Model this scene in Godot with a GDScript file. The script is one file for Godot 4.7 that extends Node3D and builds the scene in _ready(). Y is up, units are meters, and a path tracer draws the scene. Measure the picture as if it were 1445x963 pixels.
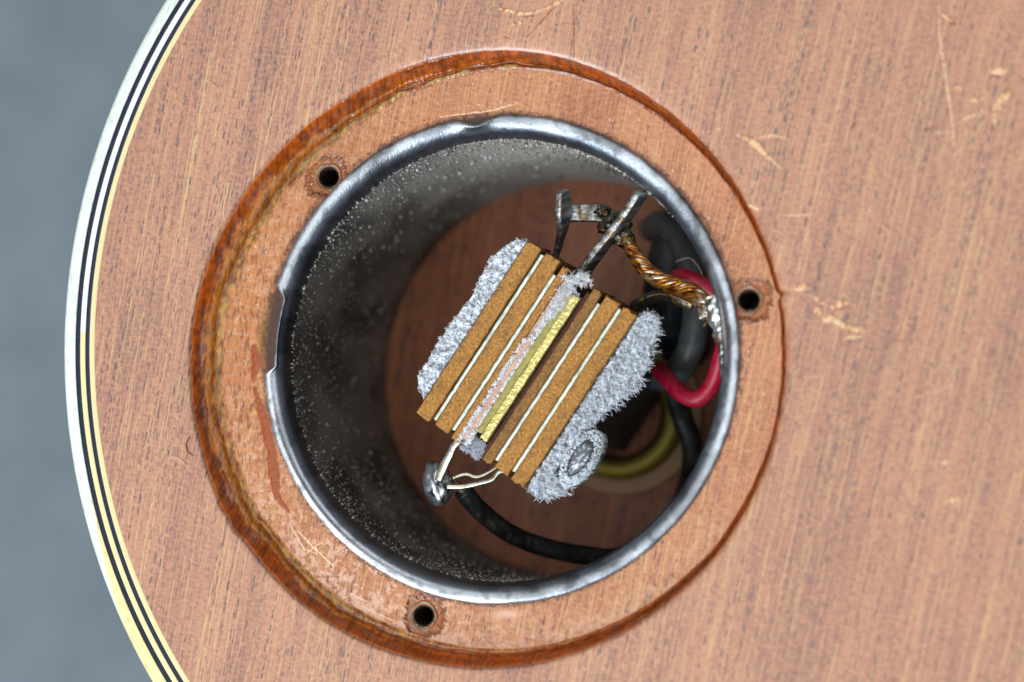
extends Node3D
# A close-up of the open switch cavity in the back of a guitar. Lengths in the builders are millimetres; MM turns them into metres.
const MM := 0.001
const GRAIN := 0.21          # the grain leans about 12 degrees
const RIM := Vector2(-0.45, -0.15)      # centre of the metal can
const REC := Vector2(-1.56, -0.05)      # centre of the round recess
const REC_R := 28.15
const LEDGE := -2.0
const ARC := Vector2(16.2, -1.85)       # centre of the rounded end of the body
const ARC_R := 58.85
const SU := Vector3(0.5612, 0, -0.8277) # along the switch's layers
const SV := Vector3(0.8277, 0, 0.5612)  # across them
const SC := Vector3(1.95, 0, 0.41)
var noise := FastNoiseLite.new()
var rng := RandomNumberGenerator.new()


class Acc:
	var v := PackedVector3Array()
	var n := PackedVector3Array()
	var uv := PackedVector2Array()
	var c := PackedColorArray()
	var k := PackedInt32Array()


func N(x: float, y: float, z := 0.0) -> float:
	return noise.get_noise_3d(x, y, z)


func ss(a: float, b: float, x: float) -> float:
	return smoothstep(a, b, x)


func bump(x: float, at: float, width: float) -> float:
	return exp(-((x - at) / width) ** 2)


func adiff(a: float, b: float) -> float:
	return wrapf(a - b, -PI, PI)


# ---------------------------------------------------------------- shapes
func grid(a: Acc, nu: int, nv: int, f: Callable, closed := false, flip := false, keep = null) -> void:
	# f(i, j) gives [place in mm, colour, uv]; rows i go round, columns j go across
	var first := a.v.size()
	for i in nu:
		for j in nv:
			var r: Array = f.call(i, j)
			a.v.append(r[0] * MM)
			a.c.append(r[1])
			a.uv.append(r[2] if r.size() > 2 else Vector2.ZERO)
			a.n.append(Vector3.ZERO)
	var iu := nu if closed else nu - 1
	for i in iu:
		var i2 := (i + 1) % nu
		for j in nv - 1:
			var p := first + i * nv + j
			var q := first + i2 * nv + j
			if keep != null and not keep.call(a.v[p] / MM, a.v[q + 1] / MM):
				continue
			if flip:
				tri(a, p, q + 1, q)
				tri(a, p, p + 1, q + 1)
			else:
				tri(a, p, q, q + 1)
				tri(a, p, q + 1, p + 1)


func tri(a: Acc, p: int, q: int, r: int) -> void:
	a.k.append(p)
	a.k.append(q)
	a.k.append(r)
	var m := (a.v[r] - a.v[p]).cross(a.v[q] - a.v[p])
	a.n[p] += m
	a.n[q] += m
	a.n[r] += m


func loose(a: Acc, p: Vector3, c: Color) -> int:
	a.v.append(p * MM)
	a.c.append(c)
	a.uv.append(Vector2(p.x, p.z) * 0.1)
	a.n.append(Vector3.ZERO)
	return a.v.size() - 1


func bake(a: Acc) -> ArrayMesh:
	for i in a.n.size():
		var m := a.n[i] * 1e9
		a.n[i] = m.normalized() if m.length_squared() > 1e-12 else Vector3.UP
	var s := []
	s.resize(Mesh.ARRAY_MAX)
	s[Mesh.ARRAY_VERTEX] = a.v
	s[Mesh.ARRAY_NORMAL] = a.n
	s[Mesh.ARRAY_TEX_UV] = a.uv
	s[Mesh.ARRAY_COLOR] = a.c
	s[Mesh.ARRAY_INDEX] = a.k
	var m := ArrayMesh.new()
	m.add_surface_from_arrays(Mesh.PRIMITIVE_TRIANGLES, s)
	return m


func numbered(called: String, parent: Node) -> String:
	if not parent.has_node(called):
		return called
	var i := 1
	while parent.has_node("%s_%03d" % [called, i]):
		i += 1
	return "%s_%03d" % [called, i]


func part(called: String, a: Acc, m: Material, parent: Node, label := "") -> MeshInstance3D:
	var o := MeshInstance3D.new()
	o.name = numbered(called, parent)
	o.mesh = bake(a)
	o.mesh.surface_set_material(0, m)
	parent.add_child(o)
	if label:
		o.set_meta("label", label)
	return o


func thing(called: String, label: String, category: String, group := "") -> Node3D:
	var o := Node3D.new()
	o.name = numbered(called, self)
	add_child(o)
	return tag(o, label, category, group)


func tag(o: Node3D, label: String, category: String, group := "") -> Node3D:
	o.set_meta("label", label)
	o.set_meta("category", category)
	if group:
		o.set_meta("group", group)
	return o


func curve(pts: Array, n: int) -> Array:
	# Catmull-Rom through the points
	var out := []
	var last := pts.size() - 1
	for k in n:
		var t := float(k) / (n - 1) * last
		var i := mini(int(t), last - 1)
		var w := t - i
		var p0 = pts[maxi(i - 1, 0)]
		var p1 = pts[i]
		var p2 = pts[i + 1]
		var p3 = pts[mini(i + 2, last)]
		out.append(0.5 * (2.0 * p1 + (p2 - p0) * w + (2.0 * p0 - 5.0 * p1 + 4.0 * p2 - p3) * w * w + (3.0 * p1 - p0 - 3.0 * p2 + p3) * w * w * w))
	return out


func circle(r: float, n: int) -> Array:
	var out := []
	for i in n:
		out.append(Vector2(cos(TAU * i / n), sin(TAU * i / n)) * r)
	return out


func flat(w: float, h: float) -> Array:
	# a bevelled bar's section: w across, h thick
	var b := minf(w, h) * 0.22
	var x := w / 2
	var y := h / 2
	return [Vector2(x, -y + b), Vector2(x, y - b), Vector2(x - b, y), Vector2(-x + b, y), Vector2(-x, y - b), Vector2(-x, -y + b), Vector2(-x + b, -y), Vector2(x - b, -y)]


func sweep(a: Acc, path: Array, section: Array, side: Vector3, tint: Callable, size = null, rough := 0.0, ends := true) -> void:
	# the section's x runs along side, its y along side x path
	var n := path.size()
	var m := section.size()
	var first := a.v.size()
	for i in n:
		var t: Vector3 = (path[mini(i + 1, n - 1)] - path[maxi(i - 1, 0)]).normalized()
		var b := (side - t * side.dot(t)).normalized()
		var w := t.cross(b)
		var s: float = size.call(float(i) / (n - 1)) if size != null else 1.0
		for j in m:
			var q: Vector2 = section[j] * s
			var p: Vector3 = path[i] + b * q.x + w * q.y
			if rough > 0.0:
				p += (b * q.x + w * q.y).normalized() * rough * N(p.x * 9.0, p.y * 9.0, p.z * 9.0)
			a.v.append(p * MM)
			a.c.append(tint.call(float(i) / (n - 1), float(j) / m, p))
			a.uv.append(Vector2(float(i) / n, float(j) / m))
			a.n.append(Vector3.ZERO)
	for i in n - 1:
		for j in m:
			var j2 := (j + 1) % m
			var p := first + i * m + j
			var q := first + i * m + j2
			tri(a, p, p + m, q + m)
			tri(a, p, q + m, q)
	if ends:
		for e in [0, n - 1]:
			var c := loose(a, path[e], a.c[first + e * m])
			for j in m:
				var p: int = first + e * m + j
				var q: int = first + e * m + (j + 1) % m
				if e == 0:
					tri(a, c, p, q)
				else:
					tri(a, c, q, p)


func blob(a: Acc, at: Vector3, r: Vector3, amount: float, freq: float, tint: Callable, turn := Basis()) -> void:
	grid(a, 28, 15, func(i: int, j: int):
		var u := TAU * i / 28.0
		var w := PI * j / 14.0
		var d := Vector3(cos(u) * sin(w), cos(w), sin(u) * sin(w))
		var q := at * 3.0 + d * freq
		var k := 1.0 + amount * (N(q.x * 20.0, q.y * 20.0, q.z * 20.0) + 0.5 * N(q.x * 47.0, q.y * 47.0, q.z * 47.0))
		return [at + turn * (d * r * k), tint.call(d, k)], true)


func wafer(a: Acc, v0: float, v1: float, u0: float, u1: float, top: float, bottom: float, edge: Color, face: Color, seedling: float) -> void:
	# a stamped sheet on edge: its cut edge looks up, its ends are a little ragged
	var nu := 90
	var ring := 12
	var hv := (v1 - v0) / 2
	var vc := (v0 + v1) / 2
	var b := minf(0.14, hv * 0.18)
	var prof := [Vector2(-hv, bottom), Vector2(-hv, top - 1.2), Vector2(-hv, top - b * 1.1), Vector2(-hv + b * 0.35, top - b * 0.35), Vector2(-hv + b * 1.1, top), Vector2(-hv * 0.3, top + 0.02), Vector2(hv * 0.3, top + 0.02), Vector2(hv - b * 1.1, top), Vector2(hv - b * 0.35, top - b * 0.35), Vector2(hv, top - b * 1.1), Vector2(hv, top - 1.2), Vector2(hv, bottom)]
	grid(a, nu, ring, func(i: int, j: int):
		var t := float(i - 2) / (nu - 5)
		var squeeze := 1.0
		if i < 2 or i > nu - 3:
			squeeze = 0.93 if i == 1 or i == nu - 2 else 0.0
		t = clampf(t, 0, 1)
		var q: Vector2 = prof[j]
		var u := lerpf(u0, u1, t)
		var ragged := 0.16 * N(q.x * 60.0 + seedling * 31.0, q.y * 20.0, 4.0) + 0.10 * N(q.x * 160.0, seedling * 7.0, q.y * 30.0)
		u += ragged * (ss(0.93, 1.0, t) - ss(0.07, 0.0, t))
		if squeeze < 1.0:
			u += (0.06 if i > 10 else -0.06) * (1.0 if squeeze > 0.0 else 1.05)
		var y := q.y + 0.035 * N(u * 60.0, q.x * 90.0, seedling) - (1.0 - squeeze) * (0.0 if squeeze == 0.0 else 1.0) * 0.12
		var x := q.x * (squeeze if squeeze > 0.0 else 0.05)
		x += 0.03 * N(u * 25.0, q.y * 9.0, seedling + 5.0)
		if squeeze == 0.0:
			y = lerpf(y, (top + bottom) / 2, 0.9)
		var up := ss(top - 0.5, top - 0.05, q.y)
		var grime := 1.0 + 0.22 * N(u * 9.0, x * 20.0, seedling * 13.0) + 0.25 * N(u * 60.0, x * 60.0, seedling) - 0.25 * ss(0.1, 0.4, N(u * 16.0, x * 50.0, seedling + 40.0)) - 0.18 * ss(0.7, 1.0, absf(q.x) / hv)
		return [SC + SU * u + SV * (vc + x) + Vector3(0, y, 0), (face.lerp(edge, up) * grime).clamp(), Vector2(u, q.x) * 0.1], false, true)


func needles(a: Acc, at: Vector3, towards: Vector3, count: int, length: float, thick: float, tint: Color) -> void:
	# a tuft of fine crystals that start together
	for k in count:
		var d := (towards + Vector3(rng.randfn(), rng.randfn() * 0.7, rng.randfn()) * 0.75).normalized()
		var l := length * rng.randf_range(0.45, 1.25)
		var s := d.cross(Vector3(0.3, 0.9, 0.31)).normalized()
		var w := d.cross(s)
		var bend := (s * rng.randfn() + w * rng.randfn()) * l * 0.22
		var t := Color(tint.r, tint.g, tint.b) * rng.randf_range(0.8, 1.12)
		var ids := []
		for e in 3:
			var ang := TAU * e / 3.0
			ids.append(loose(a, at + (s * cos(ang) + w * sin(ang)) * thick, t))
		var mid := []
		for e in 3:
			var ang := TAU * e / 3.0
			mid.append(loose(a, at + d * l * 0.6 + bend * 0.4 + (s * cos(ang) + w * sin(ang)) * thick * 0.8, t))
		var tip := loose(a, at + d * l + bend, t)
		for e in 3:
			var f := (e + 1) % 3
			tri(a, ids[e], mid[f], ids[f])
			tri(a, ids[e], mid[e], mid[f])
			tri(a, mid[e], tip, mid[f])


# ---------------------------------------------------------------- materials
func mat(c: Color, rough: float, metal := 0.0, vertex := true) -> StandardMaterial3D:
	var m := StandardMaterial3D.new()
	m.albedo_color = c
	m.roughness = rough
	m.metallic = metal
	m.vertex_color_use_as_albedo = vertex
	return m


func lin(r: int, g: int, b: int) -> Color:
	return Color8(r, g, b).srgb_to_linear()


func noise_tex(size: int, freq: float, type: int, ramp: Array, octaves := 3, normal := 0.0, s := 3) -> ImageTexture:
	var f := FastNoiseLite.new()
	f.seed = s
	f.noise_type = type
	f.frequency = freq
	f.fractal_octaves = octaves
	var im := f.get_seamless_image(size, size)
	if normal > 0.0:
		im.convert(Image.FORMAT_RGBA8)
		im.bump_map_to_normal_map(normal)
		return ImageTexture.create_from_image(im)
	if ramp.is_empty():
		return ImageTexture.create_from_image(im)
	var src := im.get_data()
	var g := Gradient.new()
	g.offsets = PackedFloat32Array(ramp.map(func(x): return x[0]))
	g.colors = PackedColorArray(ramp.map(func(x): return x[1]))
	var table := []
	for k in 256:
		table.append(g.sample(k / 255.0))
	var out := PackedByteArray()
	out.resize(size * size * 3)
	for k in size * size:
		var c: Color = table[src[k]]
		out[k * 3] = c.r8
		out[k * 3 + 1] = c.g8
		out[k * 3 + 2] = c.b8
	return ImageTexture.create_from_image(Image.create_from_data(size, size, false, Image.FORMAT_RGB8, out))


func tri_map(m: StandardMaterial3D, per_mm: float) -> StandardMaterial3D:
	m.uv1_triplanar = true
	m.uv1_scale = Vector3.ONE * (per_mm / MM)
	m.uv1_triplanar_sharpness = 4.0
	return m


func grain_uv(x: float, z: float) -> Vector2:
	# (across, along) the grain, in mm
	return Vector2(x * cos(GRAIN) + z * sin(GRAIN) + 0.0009 * x * z, -x * sin(GRAIN) + z * cos(GRAIN))


class Wood:
	var w: int
	var h: int
	var across: float
	var along: float
	var rgb: PackedByteArray
	var bump: PackedByteArray

	func dot(x: int, y: int, c: Color, k: float, d := 0.0) -> void:
		if x < 0 or y < 0 or x >= w or y >= h or k <= 0.0:
			return
		var i := y * w + x
		rgb[i * 3] = int(lerpf(rgb[i * 3], c.r8, k))
		rgb[i * 3 + 1] = int(lerpf(rgb[i * 3 + 1], c.g8, k))
		rgb[i * 3 + 2] = int(lerpf(rgb[i * 3 + 2], c.b8, k))
		bump[i] = clampi(int(bump[i] + d * k), 0, 255)

	func stamp(at: Vector2, r: float, c: Color, k: float, d := 0.0, soft := 0.6) -> void:
		# at and r in mm in grain axes
		var px := (at.x / across + 0.5) * w
		var py := (at.y / along + 0.5) * h
		var rx := r / across * w
		var ry := r / along * h
		for y in range(int(py - ry - 1), int(py + ry + 2)):
			for x in range(int(px - rx - 1), int(px + rx + 2)):
				var q := Vector2((x + 0.5 - px) / maxf(rx, 0.5), (y + 0.5 - py) / maxf(ry, 0.5)).length()
				dot(x, y, c, k * (1.0 - smoothstep(1.0 - soft, 1.25, q)), d)

	func textures() -> Array:
		var im := Image.create_from_data(w, h, false, Image.FORMAT_RGB8, rgb)
		var b := Image.create_from_data(w, h, false, Image.FORMAT_L8, bump)
		return [ImageTexture.create_from_image(im), ImageTexture.create_from_image(b)]


func layer(w: int, h: int, from_w: int, from_h: int, freq: float, octaves: int, s: int) -> PackedByteArray:
	var f := FastNoiseLite.new()
	f.seed = s
	f.frequency = freq
	f.fractal_octaves = octaves
	var im := f.get_image(from_w, from_h)
	im.resize(w, h, Image.INTERPOLATE_CUBIC)
	return im.get_data()


func make_wood(w: int, h: int, across: float, along: float, s: int, dark: Color, mid: Color, light: Color, pores: int) -> Wood:
	var o := Wood.new()
	o.w = w
	o.h = h
	o.across = across
	o.along = along
	var k := across / w                                   # mm in a pixel across
	var bands := layer(w, h, int(w / 4.0), 10, 0.05 * k * 18.0 / 1.2, 3, s)
	var fibre := layer(w, h, w, int(h / 26.0), 0.28, 2, s + 1)
	var ripple := layer(w, h, int(across * 2.6), int(along * 7.0), 0.42, 2, s + 2)
	var cloud := layer(w, h, int(w / 8.0), int(h / 8.0), 0.03, 3, s + 3)
	var fine := layer(w, h, w, int(h / 3.0), 0.5, 1, s + 4)
	o.rgb.resize(w * h * 3)
	o.bump.resize(w * h)
	var lut := []
	for q in 512:
		var t := q / 511.0
		lut.append(dark.lerp(mid, t * 2.0) if t < 0.5 else mid.lerp(light, t * 2.0 - 1.0))
	for i in w * h:
		var t := 0.5 + (bands[i] - 128) * 0.0011 + (fibre[i] - 128) * 0.0021 + (ripple[i] - 128) * 0.0021 + (cloud[i] - 128) * 0.0008 + (fine[i] - 128) * 0.0012
		var c: Color = lut[clampi(int(t * 511.0), 0, 511)]
		o.rgb[i * 3] = int(c.r * 255.0)
		o.rgb[i * 3 + 1] = int(c.g * 255.0)
		o.rgb[i * 3 + 2] = int(c.b * 255.0)
		o.bump[i] = 128 + (fibre[i] - 128) / 10 + (ripple[i] - 128) / 14
	# pores: rows of short dark vessels, and longer ones filled with pale dust
	var r := RandomNumberGenerator.new()
	r.seed = s * 77 + 5
	for q in pores:
		var x := r.randf_range(0, w)
		var pale := r.randf() < (0.68 if s == 29 else 0.5)
		var y := r.randf_range(-20.0, float(h))
		var stop := y + r.randf_range(4.0, 22.0) / along * h
		var phase := r.randf_range(0, 100)
		var strength := r.randf_range(0.35, 0.95)
		while y < stop:
			var run := (r.randf_range(1.0, 5.0) if pale else r.randf_range(0.15, 0.9)) / along * h
			var wide := r.randf_range(0.045, 0.075) if pale else r.randf_range(0.035, 0.08)
			var c := Color8(208, 172, 118) if pale else Color8(46, 50, 74).lerp(Color8(104, 70, 70), r.randf() * 0.9)
			var on := strength * r.randf_range(0.5, 1.0) * (0.75 if pale else 0.9)
			var yy := y
			while yy < y + run:
				var xm := x + (noise.get_noise_2d(yy * 0.25 + phase * 40.0, phase) * 0.2 + noise.get_noise_2d(yy * 1.5, phase + 9.0) * 0.06) / k
				var tip := minf(1.0, minf(yy - y, y + run - yy) / (0.12 / along * h) + 0.3)
				var half := wide / k * (0.7 + 0.5 * absf(noise.get_noise_2d(yy * 2.5, phase)))
				for xx in range(int(xm - half - 1), int(xm + half + 2)):
					o.dot(xx, int(yy), c, minf(on * 1.25, 1.0) * tip * clampf(half + 0.5 - absf(xx + 0.5 - xm), 0.0, 1.0), -22.0)
				yy += 1.0
			y += run + (r.randf_range(0.1, 1.2) if pale else r.randf_range(0.08, 1.5)) / along * h
	return o


func stroke(o: Wood, width: float, pts: Array, c: Color, k: float, d: float) -> void:
	# pts: x, z, x, z ... in mm in the world
	for i in range(0, pts.size() - 2, 2):
		var a := grain_uv(pts[i], pts[i + 1])
		var b := grain_uv(pts[i + 2], pts[i + 3])
		var n := maxi(2, int(a.distance_to(b) / 0.045))
		for q in n:
			var p := a.lerp(b, float(q) / n)
			var wob := Vector2(N(p.x * 40.0, p.y * 40.0, 3.0), N(p.x * 40.0, p.y * 40.0, 8.0))
			var size := width * 1.6 * (0.62 + 0.5 * N(p.x * 70.0, p.y * 70.0, 1.0)) * (0.55 + 0.45 * sin(PI * (i / 2 + float(q) / n) / (pts.size() / 2 - 1)))
			o.stamp(p + wob * width * 0.5, size, c, k, d)


# ---------------------------------------------------------------- the guitar body
func rec_edge(a: float) -> float:
	var r := REC_R + 0.05 * N(cos(a) * 90.0, sin(a) * 90.0) + 0.05 * N(cos(a) * 400.0, sin(a) * 400.0)
	r += 0.28 * bump(adiff(a, 2.64), 0.0, 0.045) + 0.15 * bump(adiff(a, 2.74), 0.0, 0.06) + 0.3 * bump(adiff(a, 2.56), 0.0, 0.03)
	r += 0.30 * bump(adiff(a, -0.19), 0.0, 0.012) - 0.3 * bump(adiff(a, -2.5), 0.0, 0.25) - 0.45 * bump(adiff(a, -2.1), 0.0, 0.3) + 0.35 * bump(adiff(a, -1.35), 0.0, 0.4)
	return r


func wall_width(a: float) -> float:
	return 1.7 - cos(a) * 1.0 + 0.35 * bump(adiff(a, -2.4), 0.0, 0.6) + 0.12 * N(cos(a) * 60.0, sin(a) * 60.0, 7.0)


func at_angle(c: Vector2, a: float, r: float, y: float) -> Vector3:
	return Vector3(c.x + cos(a) * r, y, c.y + sin(a) * r)


func outline_distance(a: float, inset: float) -> float:
	# from the recess centre out to the body's edge along the angle a
	var d := Vector2(cos(a), sin(a))
	var o := REC - ARC
	var r := ARC_R - inset
	var best := 1e9
	var b := o.dot(d)
	var t := -b + sqrt(b * b - o.length_squared() + r * r)
	if (o + d * t).x <= 0.0:
		best = t
	else:
		if absf(d.y) > 1e-6:
			best = minf(best, (signf(d.y) * r - o.y) / d.y)
		if d.x > 1e-6:
			best = minf(best, (150.0 - o.x) / d.x)
	return best


func edge_path(inset: float) -> Array:
	# the bound edge: in from the right at the top of the picture, round the end, and back out
	var r := ARC_R - inset
	var out := []
	for i in 20:
		out.append([Vector2(ARC.x + 150.0 * (1.0 - i / 20.0), ARC.y - r), Vector2(0, -1)])
	for i in 361:
		var a := -PI / 2 - PI * i / 360.0
		out.append([ARC + Vector2(cos(a), sin(a)) * r, Vector2(cos(a), sin(a))])
	for i in range(1, 21):
		out.append([Vector2(ARC.x + 150.0 * i / 20.0, ARC.y + r), Vector2(0, 1)])
	return out


func edge_strip(called: String, body: Node3D, inset0: float, inset1: float, prof: Array, m: Material, tint: Callable, label: String) -> void:
	# prof: (share of the width from outside in, height)
	var path := edge_path(inset0)
	var a := Acc.new()
	grid(a, path.size(), prof.size(), func(i: int, j: int):
		var q: Vector2 = prof[j]
		var p: Vector2 = path[i][0] - path[i][1] * (inset1 - inset0) * q.x
		return [Vector3(p.x, q.y, p.y), tint.call(p, q.x, path[i][1]), p * 0.01])
	part(called, a, m, body, label)


func hole_list() -> Array:
	return [Vector2(-16.77, -17.33), Vector2(22.88, -4.94), Vector2(-7.43, 23.52)]


func guitar_body() -> void:
	var body := thing("guitar_body", "mahogany guitar back with cream bound edge and a round switch recess", "guitar")
	# lacquered back
	var wood := make_wood(2048, 1024, 112.0, 88.0, 11, Color8(124, 84, 76), Color8(178, 123, 95), Color8(204, 152, 114), 3300)
	var tan := Color8(224, 186, 148)
	var burnt := Color8(136, 58, 16)
	for s in [[0.14, 22.2, -19.7, 23.5, -19.0, 24.9, -17.7, 26.2, -16.5], [0.07, 23.7, -19.2, 25.6, -19.5, 27.0, -19.1], [0.11, 40.3, -30.5, 40.3, -27.8, 40.8, -24.0, 41.4, -19.6, 41.4, -18.0], [0.2, 44.5, -24.4, 46.1, -24.4], [0.26, 46.5, -22.7, 45.3, -21.6, 45.0, -19.9], [0.13, 42.2, -20.3, 43.4, -20.7], [0.13, 42.8, -21.9, 44.1, -22.1], [0.16, 41.4, -23.1, 42.3, -23.1], [0.06, 39.7, -19.2, 41.4, -19.2], [0.09, 26.6, -12.3, 28.9, -12.3]]:
		stroke(wood, s[0], s.slice(1), tan, 0.8, 40.0)
	for s in [[0.2, 27.4, -5.7, 28.6, -5.9], [0.09, 28.6, -5.2, 30.3, -4.1], [0.25, 29.2, -3.8, 29.5, -3.6], [0.22, 30.6, -4.1, 32.1, -4.4], [0.24, 29.9, -2.9, 30.9, -2.9, 31.9, -2.2, 33.3, -1.9], [0.09, 31.6, -1.2, 33.3, -1.4], [0.13, 0.2, -32.1, 2.2, -31.6, 3.6, -31.6, 5.1, -32.1, 6.2, -32.6], [0.16, 1.6, -30.6, 2.2, -30.7], [0.17, 40.4, 13.1, 41.4, 12.9], [0.12, 40.1, 9.8, 40.7, 9.6], [0.05, 37.8, 4.1, 39.4, 3.6, 41.1, 3.1], [0.1, 33.8, -12.7, 34.3, -12.3], [0.17, 23.1, -13.3, 24.1, -12.9], [0.1, 20.4, -20.2, 20.7, -20.3]]:
		stroke(wood, s[0], s.slice(1), tan, 0.85, 40.0)
	for s in [[0.13, 40.2, -29.7, 41.0, -29.2, 41.7, -28.7], [0.1, 44.7, -19.4, 45.0, -19.5], [0.09, 32.4, -19.9, 32.9, -20.5], [0.09, 37.2, -25.1, 37.6, -25.2], [0.12, 38.9, -19.5, 39.3, -19.6], [0.05, 35.3, -1.0, 37.0, -0.9], [0.06, 6.2, -32.6, 5.0, -31.6, 4.2, -30.7, 2.9, -29.4], [0.05, 0.6, -29.6, 1.4, -29.2], [0.06, 7.2, -32.2, 7.3, -29.8, 7.2, -26.8], [0.06, -27.6, -26.5, -27.1, -26.0], [0.09, 45.1, -29.7, 45.5, -30.0], [0.08, 30.8, -3.75, 32.1, -4.1], [0.08, 44.6, -24.1, 45.4, -24.0], [0.07, 2.4, -31.3, 3.6, -31.3]]:
		stroke(wood, s[0], s.slice(1), burnt, 0.85, -30.0)
	var r := RandomNumberGenerator.new()
	r.seed = 41
	for q in 90:
		var x := r.randf_range(14, 48) if r.randf() < 0.7 else r.randf_range(-44, 20)
		var z := r.randf_range(-33, 31)
		var b := Vector2.from_angle(r.randf_range(0, TAU)) * r.randf_range(0.2, 1.4)
		stroke(wood, r.randf_range(0.03, 0.09), [x, z, x + b.x, z + b.y * 0.5], tan if r.randf() < 0.7 else burnt, r.randf_range(0.15, 0.45), r.randf_range(-14, 16))
	var wt := wood.textures()
	var lacquer := mat(Color.WHITE, 0.34)
	lacquer.albedo_texture = wt[0]
	lacquer.heightmap_enabled = true
	lacquer.heightmap_texture = wt[1]
	lacquer.heightmap_scale = 0.014
	lacquer.clearcoat_enabled = true
	lacquer.clearcoat = 0.5
	lacquer.clearcoat_roughness = 0.16
	var inset := 3.44
	var outs := [-0.1, -0.02, 0.06, 0.14, 0.24, 0.36, 0.52, 0.72, 1.0, 1.5, 2.5, 4.0]
	var nq := outs.size()
	var a := Acc.new()
	grid(a, 1200, nq + 12, func(i: int, j: int):
		var ang: float = TAU * i / 1200.0
		var e := rec_edge(ang)
		var lip := 0.16 + 0.42 * bump(adiff(ang, -1.25), 0.0, 0.95)
		var q: float
		if j < nq:
			q = outs[j]
		else:
			q = lerpf(4.0, outline_distance(ang, inset) - e, float(j - nq + 1) / 12.0)
		var p := at_angle(REC, ang, e + q, -0.32 * exp(-maxf(q + 0.1, 0.0) / lip))
		var g := grain_uv(p.x, p.z)
		return [p, Color.WHITE, Vector2(g.x / 112.0 + 0.5, g.y / 88.0 + 0.5)], true, true)
	part("back_panel", a, lacquer, body, "reddish brown lacquered wood with fine dark and pale pores and scratches")
	# the sloping wall of the recess, thick with old amber lacquer
	var amber := mat(Color.WHITE, 0.19)
	amber.normal_enabled = true
	amber.normal_texture = noise_tex(256, 0.05, FastNoiseLite.TYPE_SIMPLEX_SMOOTH, [], 4, 3.0, 8)
	amber.normal_scale = 0.5
	tri_map(amber, 0.12)
	a = Acc.new()
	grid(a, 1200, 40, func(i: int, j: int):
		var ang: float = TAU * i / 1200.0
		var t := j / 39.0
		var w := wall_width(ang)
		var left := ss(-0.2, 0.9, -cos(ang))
		var n1 := N(cos(ang) * 160.0, sin(ang) * 160.0, t * 30.0)
		var n2 := N(cos(ang) * 600.0, sin(ang) * 600.0, t * 90.0)
		var tt := clampf(t + (0.13 * n1 + 0.12 * N(cos(ang) * 60.0, sin(ang) * 60.0, 70.0) + 0.04 * n2) * sin(PI * t), 0, 1)
		var y := -0.32 - lerpf(1.5, 1.05, left) * ss(0.0, lerpf(0.6, 0.3, left), tt) - lerpf(0.1, 0.55, left) * ss(0.3, 0.95, tt)
		y += left * (0.12 * bump(tt, 0.28, 0.06) - 0.1 * bump(tt, 0.66, 0.09)) - 0.2 * bump(tt, 0.66, 0.08) * (1.0 - left)
		y += 0.045 * n1 * sin(PI * t) + 0.035 * n2 * sin(PI * t)
		y = lerpf(y, LEDGE - 0.03, ss(0.78, 1.0, t))
		if j == 0:
			y = -0.32
		var p := at_angle(REC, ang, rec_edge(ang) - 0.1 - w * t, y)
		var orange := lin(172, 80, 14)
		var c := orange
		var right := ss(0.0, 0.75, cos(ang))
		var tq := tt + 0.06 * n2
		c = c.lerp(lin(124, 82, 66), 0.8 * ss(0.12, 0.17, tq) * ss(0.33, 0.27, tq) * left * ss(-0.3, 0.2, n1 + 0.2))
		c = c.lerp(lin(152, 88, 22), ss(0.27, 0.35, tq) * left)
		c = c.lerp(lin(92, 50, 24), ss(0.55, 0.64, tq) * ss(0.82, 0.74, tq) * clampf(0.3 + n1, 0.0, 1.0))
		c = c.lerp(lin(150, 116, 52), ss(0.72, 0.82, tq) * (1.0 - right) * ss(-0.35, 0.15, n1 + n2))
		c = c.lerp(lin(182, 110, 70), ss(0.84, 0.98, tq) * (0.95 - 0.4 * right))
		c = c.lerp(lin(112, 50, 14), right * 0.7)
		c = c * (1.22 - 0.4 * bump(adiff(ang, -1.5), 0.0, 0.9) + 0.45 * n1 + 0.5 * n2)  # top of the slope darkened in colour, against the key lamp brightening it
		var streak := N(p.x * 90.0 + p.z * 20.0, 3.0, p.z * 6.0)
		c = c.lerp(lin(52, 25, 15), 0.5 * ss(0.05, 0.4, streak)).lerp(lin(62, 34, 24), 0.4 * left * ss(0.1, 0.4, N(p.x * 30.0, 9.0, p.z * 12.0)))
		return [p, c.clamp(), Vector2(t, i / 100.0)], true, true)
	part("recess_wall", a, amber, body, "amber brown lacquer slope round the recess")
	# lacquer lifted round the deeper knocks
	var flake := mat(Color.WHITE, 0.32)
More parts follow.
